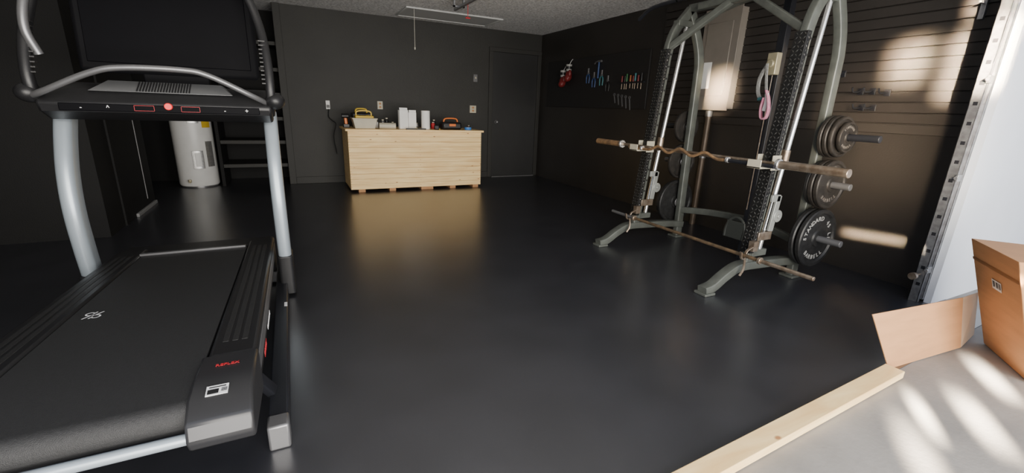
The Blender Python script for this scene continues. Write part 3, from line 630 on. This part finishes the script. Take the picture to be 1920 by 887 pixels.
P('screen_neck',box(bm_new(),(-.53,3.13,1.27),(.3,.05,.12)),M_blks,.01)
for sg in(1,-1):
    xu=TX+sg*.47
    b=bm_new();sweep(b,curve([(xu,2.95,1.12),(xu+.012*sg,2.86,1.22),(xu+.012*sg,2.90,1.40),(xu-.01*sg,2.98,1.58),(xu-.06*sg,3.02,1.74),(xu-.14*sg,3.05,1.84)],8),rrect(.045,.05,.02,4),(1,0,0));hd=P('side_handle',b,M_blk)
    b=bm_new();zz=1.28
    while zz<1.52:
        box(b,(xu+.012*sg-.018*sg,2.86+ (zz-1.28)*.3,zz),(.032,.026,.006));zz+=.022
    P('handle_grip',b,M_grip,par=hd)
    b=bm_new();sph(b,(xu+.03*sg,2.88,1.19),(.05,.06,.045));P('handle_joint',b,M_blk)
b=bm_new();sweep(b,curve([(-1.00,2.9,1.36),(-1.02,2.88,1.46),(-1.01,2.9,1.58),(-.98,2.95,1.7)],6),circ(.018,12));P('grip_sleeve',b,M_silvd)
# ---------------------------------------------------------------- lumber, cardboard
t=thing('lumber_board','pale pine two-by-four lying along the garage threshold','lumber board',(1.36,.80,0))
part(t,'board',box(bm_new(),(1.36,.793,.019),(2.44,.080,.038),R('Z',2.6).to_3x3()),M_pine,.003)
t=thing('cardboard_sheet','torn flat cardboard piece with pale flap leaning on its edge','cardboard',(2.95,.9,0))
def slab(pts,th):
    b=bm_new();q=[V(p) for p in pts];n=(q[1]-q[0]).cross(q[3]-q[0]).normalized()*th
    A=[b.verts.new(p) for p in q];B=[b.verts.new(p+n) for p in q]
    b.faces.new(A[::-1]);b.faces.new(B)
    for i in range(4): b.faces.new((A[i],A[(i+1)%4],B[(i+1)%4],B[i]))
    return b
part(t,'panel',slab([(2.61,.885,0),(3.27,.835,0),(3.20,.875,.3),(2.46,.955,.3)],.004),M_card)
part(t,'flap',slab([(3.27,.835,0),(3.56,.875,0),(3.39,.875,.30),(3.20,.875,.3)],.004),M_cardl)
cx=thing('cardboard_box','brown cardboard shipping box with tape and barcode label','cardboard box',(3.45,.5,0))
p0,p1=V((3.47,.80,0)),V((3.13,.53,0));dn=V((.27,-.34,0)).normalized()*.5
q=[p0,p1,p1+dn,p0+dn];lean=V((-.30,.11,.63))
tp=[p+lean for p in q]
b=bm_new();vs=[b.verts.new(p) for p in q]+[b.verts.new(p) for p in tp]
b.faces.new(vs[:4][::-1]);b.faces.new(vs[4:])
for i in range(4): b.faces.new((vs[i],vs[(i+1)%4],vs[4+(i+1)%4],vs[4+i]))
part(cx,'carton',b,M_card,.003)
def onface(u,v,off=.003):
    n=(p1-p0).cross(lean).normalized()
    if n.dot(V((-1,0,0)))<0:n=-n
    return p0+(p1-p0)*u+lean*v+n*off
def fpatch(u0,u1,v0,v1,m,nm,off=.0025):
    b=bm_new();b.faces.new([b.verts.new(onface(*c,off)) for c in((u0,v0),(u1,v0),(u1,v1),(u0,v1))]);part(cx,nm,b,m,smooth=False)
fpatch(0.0,1,.82,.845,M_tape,'tape')
fpatch(.42,.62,.66,.74,M_whitep,'label',.0035)
for i,(a,c) in enumerate(((.44,.45),(.46,.48),(.495,.50),(.52,.545),(.56,.57),(.585,.605))):
    fpatch(a,c,.68,.73,M_blk,'barcode_bar',.0045)
# ---------------------------------------------------------------- lights
w=bpy.data.worlds.new('world');bpy.context.scene.world=w;w.use_nodes=True
bg=w.node_tree.nodes['Background'];bg.inputs[0].default_value=(.68,.78,1,1);bg.inputs[1].default_value=1.1
def area(name,loc,target,sx,sy,e,col,spread=180):
    l=bpy.data.lights.new(name,'AREA');l.shape='RECTANGLE';l.size=sx;l.size_y=sy;l.energy=e;l.color=col;l.spread=math.radians(spread)
    o=bpy.data.objects.new(name,l);COL.objects.link(o);o.location=loc
    o.rotation_euler=(V(target)-V(loc)).to_track_quat('-Z','Y').to_euler();return o
area('daylight',(.6,-2.2,1.9),(1.6,6,.9),5,2.2,410,(1,.93,.82))
area('driveway_bounce',(1.2,-1.6,.12),(1.6,6,2.6),4.5,1.2,340,(1,.95,.88))
def beam(name,target,sx,sy,e,spread=3,d=(.80,.58,-.13),dist=3.6,col=(1,.78,.52)):
    d=V(d).normalized();area(name,V(target)-d*dist,target,sx,sy,e,col,spread)
beam('sun_beam_strip',(4.1,1.72,.32),.34,.03,3,1.8)
beam('sun_beam_slatwall',(4.085,1.48,1.58),.10,.40,22,3.5)
beam('sun_beam_slatwall_wide',(4.085,1.80,1.62),.13,.26,12,4.)
beam('sun_beam_slatwall_high',(4.085,1.45,1.95),.08,.10,6,3)
beam('sun_beam_panel',(3.98,3.3,1.45),.12,.25,5,4,dist=4.6)
beam('sun_beam_wall_low',(4.1,1.9,1.05),.6,.9,7,15)
g=(.8,.58,-.22);cc=(1,.84,.66)
beam('sun_beam_concrete',(2.50,.50,0),.09,.06,2.6,1.5,d=g,col=cc)
beam('sun_beam_concrete_side',(2.32,.62,0),.05,.05,1.5,1.2,d=g,col=cc)
beam('sun_beam_concrete_far',(3.0,.62,0),.08,.05,2.0,1.5,d=g,col=cc)
beam('sun_beam_concrete_near',(2.0,.50,0),.08,.05,1.6,2.0,d=g,col=cc)
# ---------------------------------------------------------------- camera
cam=bpy.data.cameras.new('camera');co=bpy.data.objects.new('camera',cam);COL.objects.link(co)
cam.sensor_width=36;cam.lens=821/1920*36;cam.clip_start=.02
x=V((.8970,-.4405,.0361)).normalized();bk=V((-.4322,-.8569,.2810));bk=(bk-x*bk.dot(x)).normalized();y=bk.cross(x)
co.matrix_world=Matrix(((x.x,y.x,bk.x,0),(x.y,y.y,bk.y,0),(x.z,y.z,bk.z,1.2),(0,0,0,1)))
bpy.context.scene.camera=co
